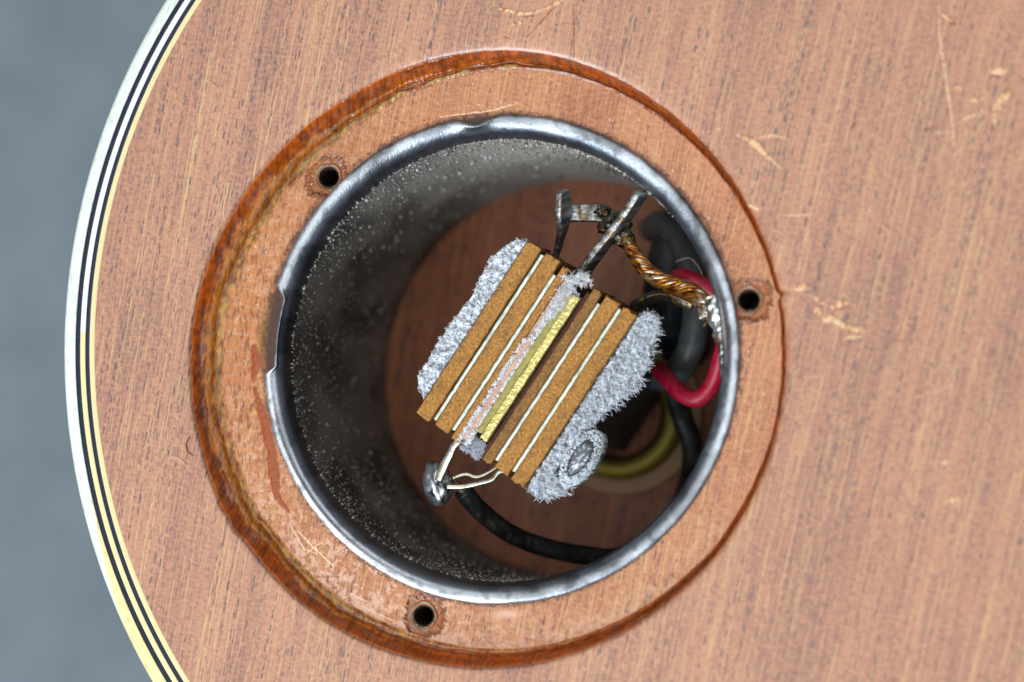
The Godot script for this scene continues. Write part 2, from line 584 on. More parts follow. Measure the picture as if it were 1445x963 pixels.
	for q in [[0.34, 27.3, -5.6, 28.0, -5.9, 28.7, -5.9], [0.22, 28.7, -5.1, 29.5, -4.6, 30.3, -4.1], [0.42, 28.9, -3.9, 29.4, -3.7, 29.8, -3.8], [0.42, 30.5, -4.0, 31.3, -4.3, 32.2, -4.45], [0.36, 29.8, -2.9, 30.4, -3.0, 31.0, -2.8], [0.4, 31.2, -2.6, 31.9, -2.2, 32.6, -2.1], [0.38, 32.4, -1.9, 33.0, -2.0, 33.5, -1.8], [0.16, 31.6, -1.2, 32.4, -1.4, 33.3, -1.5], [0.34, 44.4, -24.4, 45.3, -24.5, 46.2, -24.4], [0.44, 46.6, -22.8, 45.9, -22.2, 45.3, -21.5], [0.34, 45.2, -21.4, 45.1, -20.6, 44.9, -19.8], [0.24, 42.2, -20.2, 42.8, -20.5, 43.4, -20.7], [0.22, 42.8, -21.9, 43.5, -22.0, 44.1, -22.1], [0.28, 41.4, -23.1, 41.9, -23.1, 42.3, -23.1], [0.3, 22.2, -19.7, 23.0, -19.3, 23.8, -18.8, 24.6, -18.0, 25.4, -17.2, 26.2, -16.5], [0.13, 23.7, -19.2, 25.2, -19.5, 27.0, -19.1], [0.26, 40.2, -29.8, 40.9, -29.4, 41.5, -28.9], [0.24, 0.2, -32.1, 1.4, -31.8, 2.6, -31.5, 3.8, -31.6], [0.26, 4.2, -31.8, 5.2, -32.2, 6.4, -32.7], [0.28, 1.6, -30.6, 2.2, -30.7, 2.5, -30.7], [0.28, 40.3, 13.1, 40.9, 13.0, 41.5, 12.9]]:
		var pts := []
		for e in range(1, q.size(), 2):
			pts.append(Vector3(q[e], 0.0, q[e + 1]))
		a = Acc.new()
		var shape := [Vector2(-0.5, -0.2), Vector2(-0.5, -0.02), Vector2(-0.42, 0.16), Vector2(-0.15, 0.3), Vector2(0.12, 0.26), Vector2(0.36, 0.3), Vector2(0.5, 0.05), Vector2(0.52, -0.2)].map(func(e): return e * float(q[0]) * 1.45)
		sweep(a, curve(pts, 26), shape, Vector3(0.1, 0, 1), func(_t: float, _s: float, p: Vector3): return lin(224, 184, 140).lerp(lin(170, 98, 52), ss(0.0, 0.35, N(p.x * 60.0, p.z * 60.0, 3.0))), func(t: float): return (0.25 + 0.75 * sin(PI * t)) * (0.75 + 0.9 * absf(N(t * 26.0, q[1] * 30.0))), 0.05, false)
		part("lacquer_flake", a, flake, body)
	ledge(body)
	# the floor deep inside
	var deep := mat(Color8(206, 172, 148), 0.6)
	deep.clearcoat_enabled = true
	deep.clearcoat = 0.12
	deep.clearcoat_roughness = 0.22
	deep.albedo_texture = wt[0]
	a = Acc.new()
	grid(a, 96, 6, func(i: int, j: int):
		var p := at_angle(RIM, TAU * i / 96.0, 23.0 * j / 5.0, -35.2)
		var g := grain_uv(p.x, p.z)
		return [p, Color.WHITE, Vector2(g.x / 300.0 + 0.37, g.y / 200.0 + 0.4)], true)
	part("cavity_floor", a, deep, body, "dark brown wood at the bottom of the cavity")
	# side and front of the body
	var side := mat(Color8(120, 62, 40), 0.35, 0.0, false)
	edge_strip("side_panel", body, 0.35, 0.36, [Vector2(0, -50.0), Vector2(0, -30.0), Vector2(0, -6.0)], side, func(_p, _t, _n): return Color.WHITE, "")
	a = Acc.new()
	grid(a, 180, 2, func(i: int, j: int):
		var ang := TAU * i / 180.0
		return [at_angle(REC, ang, outline_distance(ang, 0.36) * j, -50.0), Color.WHITE], true)
	part("front_panel", a, side, body)
	# binding and the lines inside it, from the outside in
	var plastic := mat(Color.WHITE, 0.3)
	plastic.metallic_specular = 0.36
	var ivory := lin(226, 236, 226)
	var yellow := lin(242, 222, 162)
	var outer := []
	for q in [[0.012, -6.0], [0.0, -3.0], [0.0, -1.1], [0.05, -0.75], [0.14, -0.46], [0.26, -0.26], [0.36, -0.16], [0.44, -0.11], [0.5, -0.08], [0.56, -0.055], [0.62, -0.04], [0.68, -0.03], [0.74, -0.022], [0.8, -0.015], [0.87, -0.01], [0.93, -0.006], [0.985, -0.006], [1.0, -0.05], [1.0, -1.5]]:
		outer.append(Vector2(q[0], q[1]))
	edge_strip("binding_strip", body, 0.0, 1.5, outer, plastic, func(p: Vector2, t: float, _n: Vector2):
		var line := lerpf(1.02, -0.25, ss(9.5, 33.0, p.y)) + 0.07 * N(p.y * 22.0, p.x * 22.0) + 0.05 * N(p.y * 80.0, 3.0)
		var c := ivory.lerp(yellow, ss(line - 0.03, line + 0.05, t))
		c = c.lerp(lin(214, 160, 52), 0.55 * bump(t, line, 0.035) * ss(24.0, 32.0, p.y))
		c = c.lerp(lin(150, 92, 40), 0.7 * ss(0.05, 0.0, t) * ss(4.0, 14.0, p.y))
		c = c.lerp(lin(150, 120, 84), 0.4 * ss(0.36, 0.5, N(p.x * 70.0, p.y * 70.0, 4.0)))
		return c * (1.0 + 0.05 * N(p.x * 30.0, p.y * 30.0)), "ivory outer binding, yellowed towards the bottom")
	var flat_prof := [Vector2(0, -1.5), Vector2(0, -0.05), Vector2(0.05, -0.012), Vector2(0.35, -0.004), Vector2(0.65, -0.004), Vector2(0.95, -0.012), Vector2(1, -0.05), Vector2(1, -1.5)]
	var low_prof := flat_prof.map(func(q): return Vector2(q.x, q.y - 0.03))
	var cream := lin(238, 220, 166)
	edge_strip("dark_purfling_line", body, 1.505, 1.97, low_prof, plastic, func(p: Vector2, _t: float, _n: Vector2): return lin(22, 34, 52) * (1.0 + 0.3 * N(p.x * 60.0, p.y * 60.0)), "")
	edge_strip("cream_purfling_line", body, 1.975, 2.5, flat_prof, plastic, func(p: Vector2, _t: float, _n: Vector2): return lin(244, 242, 246).lerp(cream, ss(-3.05, -2.95, p.y)), "white above a joint and cream below it")
	edge_strip("dark_purfling_line", body, 2.505, 2.91, low_prof, plastic, func(p: Vector2, _t: float, _n: Vector2): return lin(24, 40, 60) * (1.0 + 0.3 * N(p.x * 60.0, p.y * 60.0)), "")
	edge_strip("cream_purfling_line", body, 2.915, 3.45, flat_prof, plastic, func(p: Vector2, _t: float, _n: Vector2): return cream * (0.94 + 0.08 * N(p.x * 40.0, p.y * 40.0)), "")
	screw_holes(body)


func ledge(body: Node3D) -> void:
	var o := make_wood(1024, 1024, 60.0, 60.0, 29, Color8(134, 82, 60), Color8(184, 122, 84), Color8(210, 156, 114), 1000)
	# stains: amber at the left and top, pale residue at the lower left, smears of darker lacquer; also painted shadow next to the lip
	for y in 1024:
		for x in 1024:
			var g := Vector2((x + 0.5) / 1024.0 - 0.5, (y + 0.5) / 1024.0 - 0.5) * 60.0
			var p := Vector2(g.x * cos(GRAIN) - g.y * sin(GRAIN), g.x * sin(GRAIN) + g.y * cos(GRAIN))
			var d := (p - REC).length()
			if d < 19.5 or d > 28.6:
				continue
			var ang := (p - REC).angle()
			var n := N(p.x * 22.0, p.y * 22.0, 1.0)
			var n2 := N(p.x * 90.0, p.y * 90.0, 2.0)
			var low := bump(adiff(ang, 2.2), 0.0, 0.75)
			var white := low * ss(-0.05, 0.35, n + 0.5 * n2 + 0.35 * ss(23.5, 26.4, d) - 0.12) * 0.75
			white = maxf(white, 0.5 * bump(adiff(ang, 1.45), 0.0, 0.8) * ss(24.6, 26.2, d) * ss(-0.3, 0.3, n2 + n))
			white = maxf(white, 0.75 * bump(p.x, 0.5, 1.6) * bump(p.y, 23.3, 0.4))
			white = maxf(white, 0.3 * ss(0.25, 0.5, n2 + 0.2 * n) * ss(0.2, 0.8, cos(ang)))
			o.dot(x, y, Color8(226, 186, 166), white)
			var amber := bump(adiff(ang, -2.9), 0.0, 0.9) * ss(0.0, 0.4, N(p.x * 9.0, p.y * 30.0, 5.0) + 0.25)
			o.dot(x, y, Color8(176, 96, 30), 0.42 * amber)
			o.dot(x, y, Color8(112, 60, 34), 0.6 * ss(0.22, 0.42, N(p.x * 55.0, p.y * 14.0, 6.0)) * bump(adiff(ang, 3.1), 0.0, 0.7))
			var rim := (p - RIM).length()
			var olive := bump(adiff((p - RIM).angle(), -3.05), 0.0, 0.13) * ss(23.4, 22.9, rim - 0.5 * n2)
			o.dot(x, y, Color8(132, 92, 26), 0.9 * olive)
			o.dot(x, y, Color8(40, 20, 12), 0.95 * ss(22.5, 22.1, rim))  # shadow of the gap beside the lip, painted dark onto the wood
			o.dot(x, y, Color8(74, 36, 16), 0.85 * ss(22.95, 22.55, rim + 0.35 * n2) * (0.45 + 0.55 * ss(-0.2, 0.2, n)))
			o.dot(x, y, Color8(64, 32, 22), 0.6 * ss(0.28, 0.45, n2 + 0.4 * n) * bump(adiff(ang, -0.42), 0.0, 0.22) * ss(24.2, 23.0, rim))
			for h: Vector2 in hole_list():
				var q: Vector2 = p - h
				if q.length_squared() > 9.0:
					continue
				var square := lerpf(maxf(absf(q.x), absf(q.y)), q.length(), 0.45) + 0.35 * n2 + 0.3 * n
				o.dot(x, y, Color8(150, 84, 38), 0.8 * ss(1.95, 1.7, square))
				o.dot(x, y, Color8(70, 36, 20), 0.8 * bump(square, 1.85, 0.12))
				if square < 1.8:
					o.bump[y * 1024 + x] = clampi(int(100 + 60 * n2), 0, 255)
	for s in [[0.42, -24.0, -1.6, -23.7, -0.2, -24.0, 1.6], [0.42, -23.9, 2.4, -23.0, 5.2, -22.2, 8.5, -21.5, 11.8], [0.3, -22.6, 9.0, -21.6, 12.6, -20.4, 14.0]]:
		stroke(o, s[0], s.slice(1), Color8(150, 72, 30), 0.75, -10.0)
	for s in [[0.1, -19.6, 15.7, -18.2, 17.1, -16.1, 19.0], [0.07, -20.4, 15.0, -19.0, 17.4, -17.6, 17.9], [0.07, -19.0, 18.0, -17.0, 16.6], [0.06, -18.0, 16.0, -17.6, 18.6], [0.08, -14.5, 21.5, -12.4, 22.4], [0.07, -13.5, 22.6, -9.8, 24.2], [0.08, -6.0, -22.6, -1.0, -23.0, 1.5, -23.6]]:
		stroke(o, s[0], s.slice(1), Color8(236, 200, 170), 0.7, 16.0)
	for s in [[0.3, -20.9, 19.0, -20.6, 19.4], [0.12, -22.0, 16.6, -21.8, 16.8]]:
		stroke(o, s[0], s.slice(1), Color8(92, 30, 20), 0.9, 10.0)
	var r := RandomNumberGenerator.new()
	r.seed = 8
	for q in 420:
		var an := r.randf_range(0, TAU)
		var d := r.randf_range(22.6, 26.5)
		var p := REC + Vector2(cos(an), sin(an)) * d
		var pale := r.randf() < 0.5
		o.stamp(grain_uv(p.x, p.y), r.randf_range(0.03, 0.1), Color8(244, 226, 214) if pale else Color8(96, 44, 26), r.randf_range(0.4, 0.9), 12.0 if pale else -14.0)
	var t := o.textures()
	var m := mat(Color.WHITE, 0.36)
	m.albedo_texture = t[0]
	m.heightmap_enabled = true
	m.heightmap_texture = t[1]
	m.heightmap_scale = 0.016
	var holes := hole_list()
	var a := Acc.new()
	grid(a, 1080, 44, func(i: int, j: int):
		var ang: float = TAU * i / 1080.0
		var q := at_angle(REC, ang, rec_edge(ang) - 0.05 - wall_width(ang), LEDGE)
		var inner := at_angle(RIM, (Vector2(q.x, q.z) - RIM).angle(), 21.4, LEDGE)
		var p := q.lerp(inner, j / 43.0)
		p.y += 0.05 * N(p.x * 12.0, p.z * 12.0, 3.0) * sin(PI * j / 43.0) - 0.02
		for h: Vector2 in holes:
			var d := Vector2(p.x, p.z) - h
			if d.length_squared() < 9.0:
				var square := lerpf(maxf(absf(d.x), absf(d.y)), d.length(), 0.45) + 0.35 * N(p.x * 90.0, p.z * 90.0, 2.0) + 0.3 * N(p.x * 22.0, p.z * 22.0, 1.0)
				p.y -= 0.14 * ss(1.9, 1.6, square) - 0.06 * bump(square, 1.85, 0.2)
		var g := grain_uv(p.x, p.z)
		return [p, Color.WHITE, Vector2(g.x / 60.0 + 0.5, g.y / 60.0 + 0.5)], true, true, func(p: Vector3, q: Vector3):
			for h: Vector2 in holes:
				if (Vector2(p.x, p.z) - h).length() < 1.12 and (Vector2(q.x, q.z) - h).length() < 1.12:
					return false
			return true)
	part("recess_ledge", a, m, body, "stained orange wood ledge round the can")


func screw_holes(body: Node3D) -> void:
	var m := mat(Color.WHITE, 0.55)
	for h: Vector2 in hole_list():
		var a := Acc.new()
		var wide := 1.02
		grid(a, 64, 42, func(i: int, j: int):
			var ang: float = TAU * i / 64.0
			var n := N(cos(ang) * 20.0 + h.x * 50.0, sin(ang) * 20.0, h.y * 50.0)
			var r: float
			var y: float
			var c: Color
			if j < 7:
				var t := j / 6.0
				r = lerpf(1.42 + 0.18 * n, wide, t)
				y = LEDGE - 0.3 + 0.26 * sin(PI * minf(t * 1.25, 1.0)) + 0.06 * n
				c = lin(120, 66, 30).lerp(lin(150, 138, 112), ss(0.2, 0.6, t + 0.3 * n)).lerp(lin(70, 62, 50), ss(0.75, 1.0, t))
			else:
				var t := (j - 7) / 34.0
				y = LEDGE - 0.3 - t * 6.5
				r = wide - 0.1 - 0.09 * sin(TAU * (t * 9.0 + i / 64.0))
				if j == 41:
					r = 0.0
				c = lin(52, 40, 34)
			return [at_angle(h, ang, r, y), c * (1.0 + 0.3 * n)], true, true)
		part("screw_hole", a, m, body)


# ---------------------------------------------------------------- the metal can
func shielding_can() -> void:
	var can := thing("shielding_can", "grey metal can with rolled lip lining the cavity", "metal can")
	var steel := mat(Color.WHITE, 0.36, 0.9)
	steel.roughness_texture = noise_tex(512, 0.035, FastNoiseLite.TYPE_SIMPLEX_SMOOTH, [[0.0, Color(0.55, 0.55, 0.55)], [0.5, Color(0.85, 0.85, 0.85)], [1.0, Color(1, 1, 1)]], 5, 0.0, 17)
	steel.roughness = 0.5
	steel.normal_enabled = true
	steel.normal_texture = noise_tex(512, 0.09, FastNoiseLite.TYPE_SIMPLEX_SMOOTH, [], 4, 4.0, 21)
	steel.normal_scale = 0.22
	tri_map(steel, 0.07)
	var lip := [Vector2(22.5, -2.25), Vector2(22.53, -1.98), Vector2(22.47, -1.85), Vector2(22.34, -1.77), Vector2(22.18, -1.73), Vector2(22.0, -1.72), Vector2(21.84, -1.74), Vector2(21.72, -1.77), Vector2(21.58, -1.81), Vector2(21.42, -1.88), Vector2(21.25, -1.99), Vector2(21.08, -2.15), Vector2(20.94, -2.36), Vector2(20.82, -2.62), Vector2(20.72, -2.95), Vector2(20.65, -3.35), Vector2(20.58, -3.85), Vector2(20.52, -4.4)]
	var nl := lip.size()
	var a := Acc.new()
	grid(a, 900, nl, func(i: int, j: int):
		var ang: float = TAU * i / 900.0
		var q: Vector2 = lip[j]
		var t := float(j) / (nl - 1)
		var out := ss(21.0, 22.4, q.x)
		var from_left := adiff(ang, PI + 0.13)          # the flattened notch at the left
		var cut := ss(-0.19, -0.15, from_left) * ss(0.2, 0.14, from_left)
		var pinch := bump(adiff(ang, -1.66), 0.0, 0.07)
		var n := N(cos(ang) * 150.0, sin(ang) * 150.0, t * 12.0)
		var r := q.x - out * (1.05 * cut + 0.8 * pinch) + 0.09 * bump(adiff(ang, 2.83), 0.0, 0.06) * out
		r += 0.05 * N(cos(ang) * 70.0, sin(ang) * 70.0, 2.0) * out + 0.02 * n * out
		var y := q.y + 0.16 * cut * out + 0.4 * pinch * out + 0.018 * n
		y += 0.07 * N(cos(ang) * 45.0, sin(ang) * 45.0, 40.0) * out
		var right := bump(adiff(ang, -0.11), 0.0, 0.2)
		y -= 0.3 * right * bump(r, 21.35, 0.22)
		y += 0.14 * right * bump(r, 20.85, 0.2)
		var c := lin(178, 186, 196)
		c = c.lerp(lin(104, 112, 124), 0.85 * ss(21.9, 20.8, q.x))  # shade on the slope into the can, put into the steel colour
		var crease := bump(adiff(ang, 2.55), 0.0, 0.55)
		y -= 0.16 * crease * bump(q.x, 21.72, 0.13)
		c = c.lerp(lin(232, 236, 240), 0.8 * crease * ss(21.8, 22.0, q.x))  # highlight on the outer edge at lower left, painted near white
		c = c.lerp(lin(84, 90, 98), 0.5 * ss(0.1, 0.42, N(cos(ang) * 240.0, sin(ang) * 240.0, t * 40.0)))
		c = c.lerp(lin(222, 228, 236), 0.4 * out * ss(0.15, 0.4, N(cos(ang) * 300.0, sin(ang) * 300.0, t * 60.0 + 90.0)))
		c = c.lerp(lin(40, 44, 50), 0.8 * crease * bump(q.x, 21.7, 0.12))
		c = c.lerp(lin(104, 66, 24), 0.9 * right * bump(r, 21.35, 0.16))
		c = c.lerp(lin(78, 60, 48), 0.85 * bump(adiff(ang, -0.37), 0.0, 0.06) * ss(-0.2, 0.2, n))
		c = c * (1.0 - 0.45 * ss(-0.1, 0.35, N(cos(ang) * 55.0, sin(ang) * 55.0, t * 9.0 + 30.0)) * (1.0 - 0.6 * crease))
		return [at_angle(RIM, ang, r, y), c.clamp()], true, true)
	part("rolled_lip", a, steel, can, "worn bright lip, pinched at the top and notched at the left")
	# speckled inner wall
	var wall := mat(Color.WHITE, 0.55)
	wall.albedo_texture = noise_tex(512, 0.12, FastNoiseLite.TYPE_SIMPLEX_SMOOTH, [[0.0, Color8(86, 82, 78)], [0.35, Color8(146, 140, 132)], [0.6, Color8(192, 186, 176)], [0.76, Color8(240, 236, 226)], [1.0, Color8(255, 252, 246)]], 4, 0.0, 5)
	wall.normal_enabled = true
	wall.normal_texture = noise_tex(512, 0.14, FastNoiseLite.TYPE_SIMPLEX_SMOOTH, [], 3, 6.0, 6)
	wall.normal_scale = 0.6
	tri_map(wall, 0.075)
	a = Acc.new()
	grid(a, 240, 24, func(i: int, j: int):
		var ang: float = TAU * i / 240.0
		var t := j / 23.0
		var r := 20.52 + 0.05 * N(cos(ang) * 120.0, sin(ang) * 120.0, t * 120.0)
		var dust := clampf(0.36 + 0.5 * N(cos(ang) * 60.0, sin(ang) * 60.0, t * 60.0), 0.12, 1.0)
		dust = lerpf(dust, 1.0, bump(adiff(ang, -1.15), 0.0, 0.8))  # light on the upper side painted in, over the random mottled tone
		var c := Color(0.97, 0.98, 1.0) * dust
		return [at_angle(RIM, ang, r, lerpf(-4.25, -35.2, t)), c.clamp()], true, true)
	part("can_wall", a, wall, can, "dark speckled inner wall of the can, light painted on its top side")
	a = Acc.new()
	grid(a, 180, 2, func(i: int, j: int):
		return [at_angle(RIM, TAU * i / 180.0, 20.8 if j else 22.3, -35.2 if j else -2.3), Color(0.3, 0.3, 0.3)], true)
	part("can_outside", a, wall, can)
	# grains stuck to the wall, their glints painted in as pale colour
	a = Acc.new()
	rng.seed = 19
	for k in 5200:
		var ang := rng.randf_range(1.5, 5.6)
		var t := pow(rng.randf(), 1.7)
		var at := at_angle(RIM, ang, 20.48, lerpf(-3.9, -33.0, t))
		var s := rng.randf_range(0.05, 0.14) * (1.8 if rng.randf() < 0.14 else 1.0)
		var c := Color8(150, 142, 128).lerp(Color8(252, 250, 246), rng.randf()).srgb_to_linear() * rng.randf_range(0.2, 0.8)
		var b := Basis.from_euler(Vector3(rng.randf() * 6.0, rng.randf() * 6.0, rng.randf() * 6.0))
		var ids := []
		for d in [Vector3(1, 0, 0), Vector3(0, 1, 0), Vector3(0, 0, 1), Vector3(-1, 0, 0), Vector3(0, -1, 0), Vector3(0, 0, -1)]:
			ids.append(loose(a, at + b * (d * s * rng.randf_range(0.7, 1.3)), c))
		for f in [[0, 1, 2], [1, 3, 2], [3, 4, 2], [4, 0, 2], [1, 0, 5], [3, 1, 5], [4, 3, 5], [0, 4, 5]]:
			tri(a, ids[f[0]], ids[f[1]], ids[f[2]])
	var grains := mat(Color.WHITE, 0.25, 0.1)
	part("wall_grit", a, grains, can, "grains stuck to the inner wall, painted pale for glints").set_meta("kind", "stuff")
	# solder that runs down inside the lip at the right
	a = Acc.new()
	var bright := mat(Color.WHITE, 0.3, 0.92)
	grid(a, 60, 16, func(i: int, j: int):
		var t := i / 59.0
		var ang := lerpf(-0.262, 0.1, t)
		var w := lerpf(2.0, 0.4, pow(t, 0.8)) * (1.0 + 0.3 * N(t * 130.0, 7.0))
		var x := j / 15.0
		var n := N(t * 260.0, x * 40.0, 2.0)
		var r := 20.95 - w * x
		var y := -2.55 - 0.9 * x + 0.3 * sin(PI * x) + 0.16 * n - (0.8 if j == 15 else 0.0)
		var p := at_angle(RIM, ang, r, y)
		return [p, lin(204, 208, 206).lerp(lin(110, 110, 106), ss(0.0, 0.35, N(p.x * 26.0, p.y * 26.0, p.z * 26.0))).lerp(lin(146, 108, 40), 0.7 * ss(0.2, 0.4, N(p.x * 20.0, 5.0, p.z * 20.0)))], false, true)
	part("solder_run", a, bright, can, "rough silver solder holding the braid to the lip")


# ---------------------------------------------------------------- the switch
func local(u: float, v: float, y: float) -> Vector3:
	return SC + SU * u + SV * v + Vector3(0, y, 0)


func crust(parent: Node3D, outline: Array, y_in: float, y_out: float, v_mid: float, v_span: float, tufts: int, tint: Color, label: String, length := 0.4) -> void:
	# corroded plate edge: a lumpy bed and on it thousands of fine pale crystals
	var poly := PackedVector2Array(outline)
	var lo := poly[0]
	var hi := poly[0]
	for p in poly:
		lo = lo.min(p)
		hi = hi.max(p)
	var a := Acc.new()
	var made := 0
	var edge_at := func(p: Vector2) -> float:
		var d := 1e9
		for i in poly.size():
			d = minf(d, Geometry2D.get_closest_point_to_segment(p, poly[i], poly[(i + 1) % poly.size()]).distance_to(p))
		return d
	while made < tufts:
		var p := Vector2(rng.randf_range(lo.x, hi.x), rng.randf_range(lo.y, hi.y))
		if not Geometry2D.is_point_in_polygon(p, poly):
			continue
		made += 1
		var d: float = edge_at.call(p)
		var o := clampf((p.y - v_mid) / v_span, -1, 1)
		var y := lerpf(y_in, y_out, absf(o)) + 0.3 * N(p.x * 22.0, p.y * 22.0, 11.0) + 0.22 * N(p.x * 60.0, p.y * 60.0, 15.0) - 0.5 * exp(-d / 0.2)
		var clump := N(p.x * 34.0, p.y * 34.0, 50.0)
		if clump < 0.02 and rng.randf() < 0.85:
			continue
		var out := SV * o * 0.6 * exp(-d / 0.6)
		var long := rng.randf() < 0.3
		needles(a, local(p.x, p.y, y), Vector3(0, 0.75, 0) + out, 3 if long else rng.randi_range(4, 7), length * (1.0 if long else 0.36) * (0.75 + 0.7 * maxf(clump, -0.3)), 0.032 if long else 0.05, tint * rng.randf_range(0.8, 1.05))
		if d < 0.35 and rng.randf() < 0.75:
			needles(a, local(p.x, p.y, y - rng.randf() * 1.6), out * 2.4 + Vector3(0, 0.1, 0) + SU * rng.randfn() * 0.3, 3, length * 1.15, 0.042, tint)
	var bed := Acc.new()
	var ids := []
	for ring in 3:
		var row := []
		var shrunk: PackedVector2Array = Geometry2D.offset_polygon(poly, -0.12)[0] if ring else poly
		for i in 160:
			var t := float(i) / 160.0 * poly.size()
			var p := poly[int(t)].lerp(poly[(int(t) + 1) % poly.size()], t - int(t))
			p = p.lerp(Vector2(p.x, v_mid), float([0.8, 0.12, 0.04][ring]))
			var o := clampf((p.y - v_mid) / v_span, -1, 1)
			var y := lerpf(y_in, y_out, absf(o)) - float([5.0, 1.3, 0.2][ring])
			row.append(loose(bed, local(p.x, p.y, y + 0.2 * N(p.x * 40.0, p.y * 40.0)), tint * float([0.04, 0.12, 0.5][ring])))  # lower rings almost black: shade under the crust put into the colour
		ids.append(row)
	for ring in 2:
		for i in 160:
			var i2 := (i + 1) % 160
			tri(bed, ids[ring][i], ids[ring][i2], ids[ring + 1][i2])
			tri(bed, ids[ring][i], ids[ring + 1][i2], ids[ring + 1][i])
	var nu := 210
	var nw := 44
	var first := bed.v.size()
	for i in nu:
		var u := lerpf(lo.x + 0.12, hi.x - 0.12, i / (nu - 1.0))
		var v0 := 1e9
		var v1 := -1e9
		for k in poly.size():
			var p := poly[k]
			var q := poly[(k + 1) % poly.size()]
			if (p.x - u) * (q.x - u) <= 0.0 and absf(p.x - q.x) > 1e-5:
				var v := lerpf(p.y, q.y, (u - p.x) / (q.x - p.x))
				v0 = minf(v0, v)
				v1 = maxf(v1, v)
		for j in nw:
			var v := lerpf(v0 + 0.08, v1 - 0.08, j / (nw - 1.0))
			var o := clampf((v - v_mid) / v_span, -1, 1)
			var y := lerpf(y_in, y_out, absf(o)) - 0.04 + 0.3 * N(u * 22.0, v * 22.0, 11.0) + 0.22 * N(u * 60.0, v * 60.0, 15.0) + 0.2 * N(u * 170.0, v * 170.0, 5.0)
			if j == 0 or j == nw - 1:
				y -= 0.4
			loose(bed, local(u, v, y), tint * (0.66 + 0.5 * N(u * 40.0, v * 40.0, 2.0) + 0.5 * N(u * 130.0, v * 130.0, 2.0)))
	for i in nu - 1:
		for j in nw - 1:
			var p := first + i * nw + j
			tri(bed, p, p + nw + 1, p + nw)
			tri(bed, p, p + 1, p + nw + 1)
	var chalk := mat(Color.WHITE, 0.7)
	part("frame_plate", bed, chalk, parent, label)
	part("crystal_crust", a, chalk, parent, label).set_meta("kind", "stuff")


